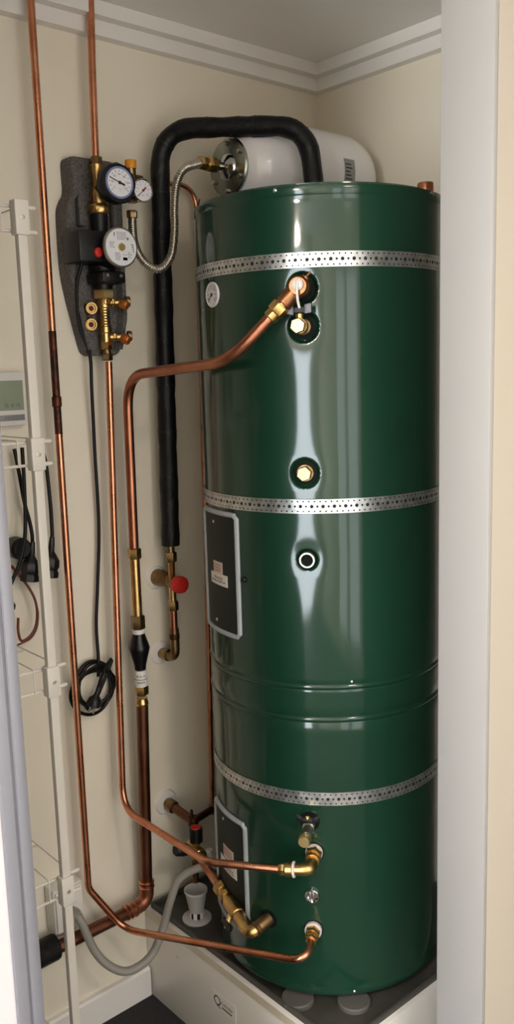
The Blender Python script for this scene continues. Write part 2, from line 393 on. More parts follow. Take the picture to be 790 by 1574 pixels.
fs.append(tuple(range(na-1, -1, -1))); fs.append(tuple((len(zp)-1)*na+i for i in range(na)))
bd = MB(); bd.raw(vs, fs); bd.build('body', 'green', tk, ang=50)
for (a, z), r in zip(UP_PORTS, PR):
    n = A3(math.cos(a), math.sin(a), 0)
    MB().lathe([(r-.0065, -.004), (r-.0065, .0006), (r-.009, .0012)], cyl(a, z, TR-.0150), n, 28).build('port_recess', 'recess', tk)
for a, z in (LOWP[0], LOWP[1], LOWP[3], LOWP[4]):
    n = A3(math.cos(a), math.sin(a), 0)
    MB().lathe([(.0215, -.001), (.021, .001), (.016, .0016)], cyl(a, z, TR-.0006), n, 26).build('port_gasket', 'recess', tk)
for px, py in ((423, 293), (663, 297), (541, 1051), (545, 1531)):
    a, z = TA(px, py); n = A3(math.cos(a), math.sin(a), 0)
    if py < 400: rr = TR+.002
    elif py > 1500: rr = TR+.001; z = TZ0+.012
    else: rr = TR; z += .004
    MB().lathe([(.0042, -.001), (.0042, .0008), (.003, .0022), (.001, .003)], cyl(a, z, rr), n, 12).build('screw', 'chrome', tk)
# open threaded socket
a, z = UP_PORTS[3]; n = A3(math.cos(a), math.sin(a), 0)
MB().lathe([(.0165, 0), (.0165, .015), (.0155, .0165), (.0125, .0165), (.012, .015), (.0115, .001)], cyl(a, z, TR-.0135), n, 32, caps=False).build('threaded_socket', 'steel', tk)
# slotted plug
a, z = LOWP[2]; n = A3(math.cos(a), math.sin(a), 0); t = A3(-math.sin(a), math.cos(a), 0)
pg = MB().lathe([(.0155, -.002), (.0155, .006), (.0142, .0072), (.0130, .0072), (.0126, .0005)], cyl(a, z), n, 30).build('slotted_plug', 'chrome', tk)
MB().obox(cyl(a, z, TR+.0025)-t*.004, t, (0, 0, 1), n, (.0022, .010, .003), .0008).build('plug_rib', 'steel', pg)
MB().obox(cyl(a, z, TR+.0025)+t*.003, t, (0, 0, 1), n, (.0022, .010, .003), .0008).build('plug_rib', 'steel', pg)
# brass hex plug in third port
a, z = UP_PORTS[2]; n = A3(math.cos(a), math.sin(a), 0)
hx = MB(); hx.lathe([(.0165, 0), (.0165, .006)], cyl(a, z, TR-.0138), n, 24); hx.build('plug_collar', 'brass_old', tk)
MB().hexn(cyl(a, z, TR-.008), cyl(a, z, TR+.008), .0152).build('hex_plug', 'brass_pale', tk)
# thermometer
a, z = TA(327, 453); n = A3(math.cos(a), math.sin(a), 0); t = A3(-math.sin(a), math.cos(a), 0); o = cyl(a, z, TR)
th = MB().lathe([(.0255, -.004), (.0255, .002), (.0245, .003), (.0235, .003), (.0225, .0022)], o, n, 36).build('thermometer_dial', 'dial_white', tk)
md = lambda x, y: o+n*.0027+t*x+A3(0, 0, y)
ti = MB()
for k in range(13):
    g = math.radians(225-k*22.5); ti.obox(md(.0185*math.cos(g), .0185*math.sin(g)), (t*math.cos(g)+A3(0, 0, math.sin(g))), (-t*math.sin(g)+A3(0, 0, math.cos(g))), n, (.002, .0005, .0002))
for k in range(7):
    g = math.radians(225-k*45); addtext(ti, str(k*20), .0055, lambda x, y: md(x+.0135*math.cos(g), y+.0135*math.sin(g)))
ti.build('scale_marks', 'ink_grey', th, False)
g = math.radians(218); MB().obox(md(-.005, -.0045)+n*.0006, t*math.cos(g)+A3(0, 0, math.sin(g)), -t*math.sin(g)+A3(0, 0, math.cos(g)), n, (.0095, .0008, .0003)).lathe([(.0035, 0), (.003, .0012)], md(0, 0), n, 16).build('needle', 'ink', th)
# element covers with sealant bead
def cover(a0, a1, z0, z1, lab0):
    p = MB().patch(a0, a1, z0, z1, TR+.0035, 18, 1, .0035).build('cover_plate', 'green_cover', tk, True, ang=30)
    pts = []
    c = .008
    def seg(aa, zz, bb, ww, n=14):
        for i in range(n+1): pts.append(cyl(aa+(bb-aa)*i/n, zz+(ww-zz)*i/n, TR+.0025))
    ca = c/TR
    seg(a0+ca, z1, a1-ca, z1); seg(a1, z1-c, a1, z0+c); seg(a1-ca, z0, a0+ca, z0); seg(a0, z0+c, a0, z1-c); pts.append(pts[0])
    MB().tube(pts, .0056, 8).build('sealant_bead', 'sealant', p)
    for zz in (z1-.022, z0+.022):
        aa = a0+(a1-a0)*.42; MB().lathe([(.004, -.001), (.0038, .001), (.002, .0022)], cyl(aa, zz, TR+.0035), A3(math.cos(aa), math.sin(aa), 0), 10).build('cover_screw', 'steel', p)
    return p
def stick(p, a0, a1, z0, z1, head, rows, mt='label'):
    s = MB().patch(a0, a1, z0, z1, TR+.0045, 5, 1, .0008).build('warning_sticker', mt, p)
    k = MB(); am = (a0+a1)/2; wd = (a1-a0)*TR; f = lambda x, y: cyl(am+x/TR, y, TR+.0049)
    if head: addtext(k, head, .0105, lambda x, y: f(x, z1-.009+y))
    for i in range(rows):
        zz = z1-(.018 if head else .008)-i*.0062
        if zz < z0+.003: break
        x = -wd*.42
        while x < wd*.34:
            l = random.uniform(.003, .008); k.raw([f(x, zz), f(x+l, zz), f(x+l, zz+.0022), f(x, zz+.0022)], [(0, 1, 2, 3)]); x += l+.002
    k.build('print', 'ink' if mt == 'label' else 'ink_red', s, False)
c1 = cover(math.radians(-119), math.radians(-87), T(370, 980)[2], T(365, 793)[2], 0)
aL, zl = TA(331, 863); aR, _ = TA(344, 866)
stick(c1, aL, aR, T(338, 881)[2], T(338, 863)[2], None, 3, 'label_red')
aL, _ = TA(328, 885); aR, _ = TA(352, 892); stick(c1, aL, aR, T(340, 899)[2], T(340, 881)[2]-.001, 'Warning', 4)
c2 = cover(math.radians(-121), math.radians(-88), T(384, 1436)[2], T(377, 1268)[2], 0)
aL, _ = TA(346, 1300); aR, _ = TA(361, 1312); stick(c2, aL, aR, T(354, 1323)[2], T(354, 1304)[2], None, 3, 'label_red')
aL, _ = TA(342, 1310); aR, _ = TA(366, 1340); stick(c2, aL, aR, T(354, 1342)[2], T(354, 1324)[2]-.001, 'Warning', 4)
a, z = TA(376, 891); MB().lathe([(.006, -.001), (.006, .004), (.0045, .006)], cyl(a, z), A3(math.cos(a), math.sin(a), 0), 12).build('rubber_bung', 'black_rubber', tk)
# lid disc and capped stub
MB().lathe([(TR-.012, -.002), (TR-.012, .004), (TR-.03, .007)], (TC[0], TC[1], TZ1), (0, 0, 1), 72).build('lid', 'green', tk)
q = ZP(654, 287, 1.965); MB().lathe([(.0165, 0), (.0165, .019), (.015, .021), (.0, .0215)], (q[0], q[1], TZ1+.002), (0, 0, 1), 20).build('outlet_stub', 'copper', tk)

# ---- perforated straps
def strap(zc, label):
    wd = .0285; s = thing('perforated_strap', (TC[0], TC[1], zc-wd/2), label, 'strap', 'perforated steel straps round the cylinder')
    N = 240; vs = []; fs = []
    for k in range(N):
        az = 2*math.pi*k/N; d = 0.0008+0*rad(az, zc)
        for R, z in ((TR+d, -wd/2), (TR+d+.0012, -wd/2), (TR+d+.0012, wd/2), (TR+d, wd/2)): vs.append(cyl(az, zc+z, R))
    for k in range(N):
        b, c = 4*k, 4*((k+1) % N)
        for i in range(4): j = (i+1) % 4; fs.append((b+i, c+i, c+j, b+j))
    bn = MB().raw(vs, fs).build('band', 'galv', s)
    h = MB(); pit = .0222/TR; a = math.radians(-150)
    def disc(az, dz, r, sg):
        R = TR+.00215; cen = len(h.v); vs = [cyl(az, zc+dz, R)]+[cyl(az+r*math.cos(2*math.pi*i/sg)/TR, zc+dz+r*math.sin(2*math.pi*i/sg), R) for i in range(sg)]
        h.raw(vs, [(0, 1+i, 1+(i+1) % sg) for i in range(sg)])
    while a < math.radians(25):
        disc(a, 0, .0036, 12); disc(a+pit/2, 0, .0023, 10)
        for q in (.25, .75):
            disc(a+pit*q, .0098, .0017, 8); disc(a+pit*q, -.0098, .0017, 8)
        a += pit
    h.build('perforation', 'hole', bn, False, kind='stuff')
strap(1.8125, 'perforated galvanised strap round the cylinder just above the small round thermometer')
strap(1.3410, 'perforated galvanised strap round the cylinder just above the tall warning-label cover')
strap(.7240, 'perforated galvanised strap round the cylinder below the raised seams')

# ================================================================== PORT FITTINGS
def P_n(port): a, z = port; return cyl(a, z), A3(math.cos(a), math.sin(a), 0), A3(math.sin(a), -math.cos(a), 0)
# --- upper relief valve + brown pipe to the wall
p, n, t = P_n(UP_PORTS[0]); V = p+n*.036
q1 = onplane(352, 556, V+n*.012, n); d1 = nrm(q1-V)
q2 = W(199, 580, .066); q3 = W(206, 842, .066)
q2 = A3(.066, q3[1]+.004, q2[2]+.004)
upv = thing('relief_valve', p-n*.012, 'bronze relief valve with white lever on the top port of the cylinder', 'valve')
MB().lathe([(.0175, -.013), (.0175, .012), (.0155, .014), (.0155, .022), (.0195, .024), (.0195, .05), (.016, .054)], p, n, 24).build('valve_body', 'bronze', upv)
MB().rod(V+d1*.005, V+d1*.044, .0165, 20, .002).build('side_arm', 'bronze', upv)
nu = MB(); nu.hexn(V+d1*.046, V+d1*.066, .0175); nu.lathe([(.0145, 0), (.0145, .012), (.0125, .014)], V+d1*.066, d1, 20); nu.rod(V+d1*.04, V+d1*.047, .0135, 16); nu.build('union_nut', 'brass', upv)
e = p+n*.054-t*0+A3(0, 0, .002); MB().lathe([(.0105, 0), (.0105, .006), (.0085, .0075), (.0072, .0055)], e, n, 24).build('cap', 'white_plastic', upv)
MB().tube(spline([e+n*.008+A3(0, 0, .006), e+n*.012+A3(0, 0, -.008), e+n*.010-t*.001+A3(0, 0, -.028), e+n*.004-t*.003+A3(0, 0, -.042)], 6), [.0024]*19, 8).build('lever', 'white_plastic', upv)
s2 = V-t*.014+A3(0, 0, .018); MB().rod(V-t*.004+A3(0, 0, .004), s2, .0075, 14, .001).rod(s2, s2+(-t*.008+A3(0, 0, .008)), .002, 8).build('bleed_stub', 'copper_dull', upv)
p4 = thing('brown_copper_pipe', q3, 'wide dull brown copper pipe bending from the upper relief valve to the wall', 'pipe')
MB().tube(fillet([V+d1*.07, q1, q2, q3], [.11, .085], 12), .0112, 18).build('pipe_run', 'copper_dull', p4)
# --- second port: drain cock
p, n, t = P_n(UP_PORTS[1])
dc = thing('drain_cock', p-n*.012, 'brass hex-capped cock with black T handle below the relief valve', 'tap')
MB().lathe([(.016, -.013), (.016, -.004), (.0125, -.002), (.0125, .03), (.014, .032)], p+t*.002, n, 20).build('cock_body', 'brass_old', dc)
c = p+n*.034+t*.004; MB().hexn(c-n*.004, c+n*.016, .0148).build('hex_cap', 'brass_pale', dc)
MB().rod(c-n*.016, c-n*.016+A3(0, 0, .024), .0078, 14, .001).build('neck', 'brass', dc)
c2_ = c-n*.012+A3(0, 0, .030); hd = MB().obox(c2_, t, (0, 0, 1), n, (.016, .006, .006), .002).rod(c2_+A3(0, 0, .004), c2_+A3(0, 0, .016), .0035, 10).build('handle', 'black_plastic', dc)
for sgn, dz in ((1, 0), (-1, .002)):
    MB().obox(c2_+t*.017*sgn+n*.003+A3(0, 0, dz), t+A3(0, 0, .15*sgn), (0, 0, 1), n, (.0068, .0088, .004), .002).build('wing', 'grey_plastic', hd)
# --- lower drain valve (port .675)
p, n, t = P_n(LOWP[0])
lv = thing('drain_cock', p, 'small brass drain cock with black wing handle under the lowest strap', 'tap')
dn = nrm(n+A3(0, 0, -.05))
MB().lathe([(.0125, -.002), (.0125, .02), (.0105, .022), (.0105, .045), (.012, .047), (.012, .058)], p+A3(0, 0, -.004), dn, 18).build('cock_body', 'steel', lv)
MB().lathe([(.0115, .056), (.0125, .058), (.0125, .072), (.0105, .075)], p+A3(0, 0, -.004), dn, 18).build('end_cap', 'brass_pale', lv)
c = p+n*.026+A3(0, 0, .012)
hb = MB().obox(c+A3(0, 0, .004), t, (0, 0, 1), n, (.012, .0045, .006), .002).build('handle', 'black_plastic', lv)
for sg in (1, -1): MB().obox(c+t*.017*sg+A3(0, 0, .006), t+A3(0, 0, .4*sg), (0, 0, 1), n, (.007, .006, .0022), .001).build('wing', 'black_plastic', hb)
MB().lathe([(.005, 0), (.004, .003)], c+A3(0, 0, .008), (0, 0, 1), 10).build('handle_screw', 'brass', lv)

# --- elbow + thin pipe from pump (port .602)
p, n, t = P_n(LOWP[1]); V = p+n*.062+A3(0, 0, -.004)
el = thing('brass_elbow', p, 'brass elbow with white ring joining the pump pipe to the cylinder', 'pipe fitting')
MB().lathe([(.0185, -.002), (.0185, .006), (.017, .008)], p, n, 22).build('thread_ring', 'ptfe', el)
MB().hexn(p+n*.007, p+n*.02, .0185).build('hex_nut', 'brass', el)
KB = onplane(318, 1325, V, n); dl = nrm(onplane(430, 1336, V, n)-V)
MB().tube(fillet([p+n*.018, V, V+dl*.032], .016, 8), .0125, 18).lathe([(.0145, 0), (.0145, .006)], p+n*.030, n, 18).build('elbow_body', 'brass', el)
MB().rod(V+dl*.032, V+dl*.037, .0165, 22, .001).build('white_ring', 'white_plastic', el)
nn = MB(); nn.rod(V+dl*.037, V+dl*.052, .0145, 20, .001); nn.hexn(V+dl*.054, V+dl*.066, .0125); nn.build('union_nut', 'brass', el)
PB = W(167, 556, .054); PBb = W(189, 1238, .054); PBb = A3(.054, PBb[1], PBb[2]-.01)
p3 = thing('pump_return_pipe', PBb, 'thin copper pipe dropping from the pump unit to the brass elbow on the cylinder', 'pipe')
MB().tube(fillet([PB, PBb, KB, V+dl*.062], [.06, .05], 10), .0080, 16).build('pipe_run', 'copper', p3)
# --- lowest pipe (port .421)
p, n, t = P_n(LOWP[3]); V = p+n*.070+A3(0, 0, -.006)
lo = thing('brass_union', p, 'brass hex union on the lowest port of the cylinder', 'pipe fitting')
MB().lathe([(.0185, -.002), (.0185, .008), (.0165, .010)], p, n, 22).build('thread_ring', 'ptfe', lo)
un = MB(); un.hexn(p+n*.009, p+n*.024, .0165); un.rod(p+n*.024, p+n*.030, .0125, 18); un.hexn(p+n*.030, p+n*.041, .0128); un.build('hex_nut', 'brass', lo)
e1 = onplane(440, 1473, V+n*.004, n); w1 = W(192, 1429, .085); w2 = W(136, 1366, .056); w0 = A3(.056, w2[1], CZ)
w0[1] = W(47, 0, .056)[1]
p1 = thing('flow_copper_pipe', w2, 'long thin copper pipe running from the ceiling down to the lowest cylinder port', 'pipe')
MB().tube(fillet([w0, w2, w1, e1+(e1-w1)*.12, p+n*.036], [.05, .05, .05], 10), .0080, 16).build('pipe_run', 'copper', p1)
cp = w0+(w2-w0)*((w0[2]-W(95, 617, .056)[2])/(w0[2]-w2[2])); u_ = nrm(w2-w0)
MB().lathe([(.0083, -.15), (.0084, -.05), (.0084, -.012), (.0105, -.010), (.0105, .010), (.0084, .012), (.0084, .05), (.0083, .07)], cp, u_, 16).build('soldered_coupling', 'copper_burnt', p1)
p2 = thing('ceiling_copper_pipe', A3(.05, -.74, 2.08), 'short straight copper pipe from the ceiling into the top of the pump unit', 'pipe')
MB().tube([A3(.048, W(139, 0, .048)[1], CZ), A3(.048, W(144, 100, .048)[1]-.004, 2.27), A3(.05, -.741, 2.072)], .0082, 16).build('pipe_run', 'copper', p2)

# --- brown pipe accessories down to the skirting run (x = .066)
def at(px, py, X=.066): return W(px, py, X)
zz = lambda py, px=210, X=.066: W(px, py, X)[2]
bx, by = .066, q3[1]
fx = thing('brass_sleeve_tube', (bx, by, zz(965)), 'polished brass tube with hex nuts below the brown copper pipe', 'pipe fitting')
MB().lathe([(.0118, 0), (.0118, zz(852)-zz(950))], (bx, by, zz(950)), (0, 0, 1), 22).build('tube', 'brass', fx)
MB().hexn((bx, by, zz(858)), (bx, by, zz(842)), .0165).build('top_nut', 'brass', fx)
MB().hexn((bx, by, zz(967)), (bx, by, zz(946)), .0172).build('bottom_nut', 'brass_old', fx)
cv = thing('check_valve', (bx, by, zz(1062)), 'black bulb-shaped check valve with white labels on the brown pipe', 'valve')
h0 = zz(1030); H = zz(974)-h0
MB().lathe([(.0135, 0), (.0145, H*.12), (.0235, H*.5), (.0255, H*.6), (.0235, H*.68), (.0155, H*.96), (.0145, H)], (bx, by, h0), (0, 0, 1), 10).build('bulb', 'black_rubber', cv)
MB().lathe([(.0145, 0), (.0145, zz(967)-zz(974))], (bx, by, zz(974)), (0, 0, 1), 22).build('white_collar', 'white_plastic', cv)
wl = MB().lathe([(.0152, 0), (.0152, zz(1031)-zz(1056))], (bx, by, zz(1056)), (0, 0, 1), 24).build('label_band', 'white_plastic', cv)
ik = MB(); ik.lathe([(.0154, 0), (.0154, .0022)], (bx, by, zz(1045)), (0, 0, 1), 24, caps=False)
fc = lambda x, y, z0: A3(bx+.01545*math.cos(-.55+x/.0154), by+.01545*math.sin(-.55+x/.0154), z0+y)
for k in range(5): ik.raw([fc(-.010+k*.004, 0, zz(1050)), fc(-.0072+k*.004, 0, zz(1050)), fc(-.0072+k*.004, .005, zz(1050)), fc(-.010+k*.004, .005, zz(1050))], [(0, 1, 2, 3)])
for k in (-1, 0, 1): ik.raw([fc(-.003+k*.009, 0, zz(1040)), fc(.003+k*.009, 0, zz(1040)), fc(.003+k*.009, .003, zz(1040)), fc(-.003+k*.009, .003, zz(1040))], [(0, 1, 2, 3)])
ik.build('print', 'ink_grey', wl, False)
bn = MB(); bn.hexn((bx, by, zz(1070)), (bx, by, zz(1056)), .0175); bn.lathe([(.0135, 0), (.0155, .003), (.0155, .009), (.0135, .012), (.0135, .02)], (bx, by, zz(1087)), (0, 0, 1), 22)
bn.build('lower_nut', 'brass', cv)
ez = W(215, 1395, .058)[2]; ey = by
wp = thing('skirting_copper_pipe', (.05, by, ez), 'wide dark copper pipe dropping to the skirting and turning along the wall', 'pipe')
bxu, byu = bx, by; bx, by = .050, by-.004
MB().rod((bxu, byu, zz(1086)), (bx, by, ez+.045), .0145, 20).build('riser', 'copper_brown', wp)
MB().tube(fillet([A3(bx, by, ez+.05), A3(bx, by, ez), A3(bx, by-.05, ez-.003)], .034, 10), .0172, 20).build('elbow', 'copper_dull', wp)
ez2 = W(105, 1452, .058)[2]
eb = A3(bx, -1.02, ez2); eb0 = A3(bx, by-.045, ez-.003); MB().rod(eb0, eb, .0155, 20).build('wall_run', 'copper_brown', wp)
for o_, a_ in ((A3(bx, by, ez+.042), A3(0, 0, 1)), (A3(bx, by, ez+.056), A3(0, 0, 1)), (eb0+A3(0, .006, 0), A3(0, -1, 0)), (eb0-A3(0, .008, 0), A3(0, -1, 0)), (eb0-A3(0, .020, 0), A3(0, -1, 0))):
    MB().lathe([(.0170, -.003), (.0195, -.001), (.0195, .001), (.0170, .003)], o_, a_, 20).build('collar', 'copper', wp)
MB().lathe([(.029, 0), (.0305, .004), (.0305, .32)], A3(bx-.01, W(90, 1465, .05)[1], ez2-.002), (0, -1, 0), 20).build('foam_sleeve', 'foam', wp)

# ================================================================== INSULATED BLACK PIPE + WALL VALVE
iy = W(262, 830, .06)[1]; iz0 = zz(838, 262, .06)
it0 = W(243, 300, .06); 
ip = thing('insulated_pipe', (.06, iy, iz0), 'thick black foam-insulated pipe arching from the cylinder top to the wall', 'pipe')
tpz = W(262, 200, .08)[2]; top1 = A3(.075, it0[1], tpz); dst = A3(.365, -.36, TZ1)
c2z = onplane(455, 197, dst, (FW[0], FW[1], 0)); dst[0], dst[1] = onplane(487, 262, dst, (FW[0], FW[1], 0))[:2]
top2 = A3(dst[0], dst[1], c2z[2]+.006); top2[:2] = top2[:2]+nrm(top1-top2)[:2]*.02
path = fillet([A3(.06, iy, iz0), A3(.066, it0[1]+.0, it0[2]-.1), top1, top2, A3(dst[0], dst[1], TZ1+.002)], [.5, .085, .085], 12)
path = resample(path, .012); rs = [.0218+.0011*math.sin(i*.9)*math.sin(i*.37)+random.uniform(-.0004, .0004) for i in range(len(path))]
MB().tube(path, rs, 20).build('foam_sleeve', 'foam', ip)
for k in range(5, len(path)-4, 9): # tape joints in the foam
    MB().lathe([(.0205, -.003), (rs[k]+.0006, -.002), (rs[k]+.0006, .002), (.0205, .003)], path[k], path[k+1]-path[k-1], 20).build('tape_wrap', 'black_plastic', ip)
vz = zz(893, 264, .06)
mv = thing('mixing_valve', (.06, iy, zz(935, 266, .06)), 'brass valve with round red cap under the insulated pipe', 'valve')
vy = iy-.001
MB().lathe([(.010, 0), (.011, .004), (.011, .02), (.009, .022), (.009, zz(862, 264, .06)-zz(936, 264, .06)-.004), (.012, zz(862, 264, .06)-zz(936, 264, .06))], (.06, vy, zz(936, 264, .06)), (0, 0, 1), 18).build('body', 'brass', mv)
un = MB(); un.hexn((.06, vy, zz(863, 264, .06)), (.06, vy, zz(848, 264, .06)), .0145); un.rod((.06, vy, zz(850, 264, .06)), (.06, vy, iz0+.004), .010, 16); un.build('top_nut', 'brass_old', mv)
MB().hexn((.06, vy, zz(938, 266, .06)), (.06, vy, zz(924, 266, .06)), .0135).build('bottom_nut', 'brass_old', mv)
MB().lathe([(.021, 0), (.021, .02), (.019, .03), (.012, .045)], A3(.002, W(240, 890)[1], vz+.002), nrm(A3(.06, vy, vz)-A3(.002, W(240, 890)[1], vz+.002)), 20).rod(A3(.035, W(240, 890)[1]+.01, vz), A3(.06, vy, vz), .0145, 18).build('wall_branch', 'brass_old', mv)
MB().lathe([(.030, 0), (.030, .002), (.027, .005), (.016, .006)], A3(0, W(240, 890)[1], vz), (1, 0, 0), 32).build('wall_rose', 'white_plastic', mv)
rc = A3(.068, vy, zz(897, 279, .08)); rd = nrm(A3(1, .10, .05))
MB().lathe([(.012, -.01), (.0125, .012)], rc, rd, 16).build('bonnet', 'brass_old', mv)
MB().lathe([(.021, .010), (.0215, .014), (.021, .03), (.019, .033), (.0135, .0345)], rc, rd, 10).build('red_cap', 'red', mv)
cs = thing('copper_wall_drop', (.06, vy, zz(1003, 246, .05)), 'short copper pipe with elbow from the red-capped valve into the wall', 'pipe')
wy2 = W(246, 1003)[1]; wz2 = W(246, 1003)[2]
MB().rod((.06, vy, zz(980, 268, .06)), (.06, vy, zz(934, 268, .06)), .0092, 16).build('upright', 'copper_dull', cs)
MB().tube(fillet([A3(.06, vy, zz(966, 268, .06)), A3(.06, vy, wz2-.002), A3(.02, wy2+.004, wz2)], .024, 8), .0118, 16).build('elbow', 'brass_old', cs)
MB().rod((.06, vy, zz(982, 268, .06)), (.06, vy, zz(976, 268, .06)+.004), .0126, 18, .001).build('collar', 'copper_burnt', cs)
MB().lathe([(.012, 0), (.014, .02), (.0155, .024), (.0155, .032)], A3(.002, wy2, wz2), (1, .12, 0), 18).build('wall_fitting', 'brass_old', cs)
MB().lathe([(.030, 0), (.030, .002), (.027, .005), (.014, .006)], A3(0, wy2, wz2), (1, 0, 0), 32).build('wall_rose', 'white_plastic', cs)

# ================================================================== SLIM WALL PIPE BESIDE THE CYLINDER
sp = thing('slim_copper_pipe', W(326, 1242, .03), 'slim copper pipe running down the wall close beside the cylinder', 'pipe')
a0 = W(250, 283, .03); b0 = W(300, 292, .03); 
y_s = W(318, 880, .03)[1]; ztop = W(300, 290, .03)[2]; zbt = W(326, 1242, .03)[2]
MB().tube(fillet([a0, A3(.03, W(303, 330, .03)[1], ztop+.012), A3(.03, y_s, W(318, 880, .03)[2]), A3(.03, W(326, 1242, .03)[1], zbt)], [.06, .5], 12), .0062, 12).build('pipe_run', 'copper', sp)

# ================================================================== EXPANSION VESSEL
VX = .176; vr = .113; fy = -.474; vzc = W(358, 254, VX)[2]+.006; vzc = TZ1+vr+.009
ev = thing('expansion_vessel', (VX, -.27, vzc-vr), 'white enamelled expansion vessel lying horizontally behind the cylinder top', 'vessel')
prof = [(.055, 0), (.068, .006), (.086, .020), (.101, .042), (.110, .068), (vr, .09), (vr, .335), (.110, .36), (.101, .386), (.084, .410), (.058, .426), (.02, .434)]
MB().lathe(prof, (VX, fy+.006, vzc), (0, 1, 0), 48).build('shell', 'enamel', ev)
fl = MB().lathe([(.050, 0), (.062, .0015), (.065, .005), (.063, .012)], (VX, fy, vzc-.006), (0, 1, 0), 40).build('flange', 'steel_flange', ev)
for k in range(6):
    g = math.radians(30+60*k); MB().hexn((VX+.052*math.cos(g), fy-.006, vzc-.006+.052*math.sin(g)), (VX+.052*math.cos(g), fy+.003, vzc-.006+.052*math.sin(g)), .0055).build('bolt', 'steel', fl)
MB().lathe([(.030, .0), (.026, -.006), (.014, -.010), (.0095, -.012), (.0095, -.032)], (VX, fy, vzc-.006), (0, 1, 0), 24).build('nipple', 'chrome', ev)
lb = MB(); g0, g1 = math.radians(8), math.radians(-14)
ly = W(527, 268, VX+vr)[1]; R_ = vr+.0006; rr = [(math.radians(a)) for a in np.linspace(-14, 14, 6)]
vs = [A3(VX+R_*math.cos(a), y, vzc+R_*math.sin(a)) for a in rr for y in (-.205, -.168)]
lb.raw(vs, [(2*i, 2*i+1, 2*i+3, 2*i+2) for i in range(5)]); lbo = lb.build('rating_label', 'label_grey', ev)
k = MB()
for i in range(5):
    a = math.radians(-10+4.2*i); k.raw([A3(VX+(R_+.0004)*math.cos(b), y, vzc+(R_+.0004)*math.sin(b)) for b in (a, a+.025) for y in (-.201, -.178-.004*(i % 3))], [(0, 1, 3, 2)])
k.build('print', 'ink', lbo, False)
br = MB(); br.box((0, -.31, vzc-.05), (.004, -.23, vzc+.05)); br.box((.003, -.30, vzc-.03), (.067, -.24, vzc+.03), .003); br.build('wall_bracket', 'steel', ev)
# braided hose with unions
hs = thing('corrugated_hose', W(245, 415, .13), 'shiny corrugated steel hose looping from the pump unit to the expansion vessel', 'hose')
HP0 = YP(203, 331, -.676); hz_end = A3(VX, fy-.075, vzc-.006)
pts = [HP0, W(206, 372, .10), W(221, 402, .12), W(244, 414, .14), W(262, 396, .15), W(268, 360, .155), W(268, 315, .16), W(272, 280, .165), W(284, 259, .172), hz_end]
pp = resample(spline(pts, 14), .00125); MB().tube(pp, [.0086+.0012*math.sin(i*2*math.pi/4) for i in range(len(pp))], 14).build('hose_body', 'steel', hs, ang=80)
ue = MB(); ax = A3(0, 1, 0); h = hz_end
ue.hexn(h-ax*.004, h+ax*.012, .0155); ue.rod(h+ax*.012, h+ax*.018, .0115, 18); ue.hexn(h+ax*.018, h+ax*.042, .0175); ue.rod(h+ax*.042, h+ax*.047, .011, 18)
ue.build('vessel_union', 'brass', hs)
dh = nrm(pts[1]-HP0); MB().hexn(HP0-A3(0, 0, -.010), HP0-A3(0, 0, .006), .0125).build('lower_nut', 'brass_old', hs)

# ================================================================== PUMP STATION on the wall
PX0, PY0 = .05, -.74
ps = thing('pump_station', (0, PY0, 1.65), 'grey foam-backed pump unit with brass fittings and gauges on the wall', 'pump')
sh = [(2.078, .045), (2.074, .058), (2.06, .064), (2.005, .064), (1.985, .074), (1.965, .082), (1.93, .084), (1.84, .083), (1.78, .074), (1.72, .060), (1.67, .048), (1.658, .042), (1.652, .032)]
cy = -.7365
_z = [q[0] for q in sh]; _pts = spline([A3(hw, z, 0) for z, hw in sh], 5); sh = [(float(p[1]), float(p[0])) for p in _pts]
polyL = [(-hw, z) for z, hw in sh]; polyR = [(min(hw, .064), z) for z, hw in reversed(sh)]
full = polyL+polyR
MB().prism([(a, b) for a, b in full], (.0005, cy, 0), (0, 1, 0), (0, 0, 1), (1, 0, 0), .028).build('foam_back', 'epp', ps, ang=25)
def rim(side):
    m = MB(); sr = sh[9:-9]; n = len(sr); vs = []; fs = []
    for z, hw in sr:
        wi = .015; cz = z; hw = min(hw, .064) if side > 0 else hw
        for x, y in ((.028, hw-.0005), (.044, hw-.003), (.047, hw-.006), (.047, hw-wi), (.028, hw-wi-.005)): vs.append(A3(x, cy+side*y, cz))
    for i in range(n-1):
        for j in range(4):
            a, b = i*5+j, i*5+j+1; c, d = (i+1)*5+j+1, (i+1)*5+j; fs.append((a, b, c, d) if side > 0 else (a, d, c, b))
    fs.append((0, 1, 2, 3, 4)); fs.append(tuple((n-1)*5+j for j in range(5)))
    m.raw(vs, fs).build('foam_rim', 'epp', ps, ang=30)
rim(-1); rim(1)
# inner foam ribs left of the fittings
for dz0, dz1, yy, x1 in ((1.93, 2.05, -.043, .046), (1.93, 2.05, .043, .046)): MB().box((.028, cy+yy-.007, dz0), (x1, cy+yy+.007, dz1), .004).build('foam_rib', 'epp', ps)
def vlathe(name, mt, prof, z, x=PX0, y=PY0, seg=22): return MB().lathe(prof, (x, y, z), (0, 0, 1), seg).build(name, mt, ps)
MB().hexn((PX0, PY0, 2.058), (PX0, PY0, 2.078), .0135).build('top_nut', 'brass_old', ps)
vlathe('ball_valve_body', 'brass', [(.013, 0), (.0165, .008), (.0165, .03), (.014, .034), (.0125, .04), (.0125, .062), (.0145, .066), (.0145, .086)], 1.975)
vlathe('valve_nut', 'brass', [(.0215, 0), (.024, .003), (.024, .018), (.022, .021)], 1.957, seg=8)
vlathe('pump_neck', 'black_plastic', [(.017, 0), (.019, .03), (.019, .048)], 1.912)
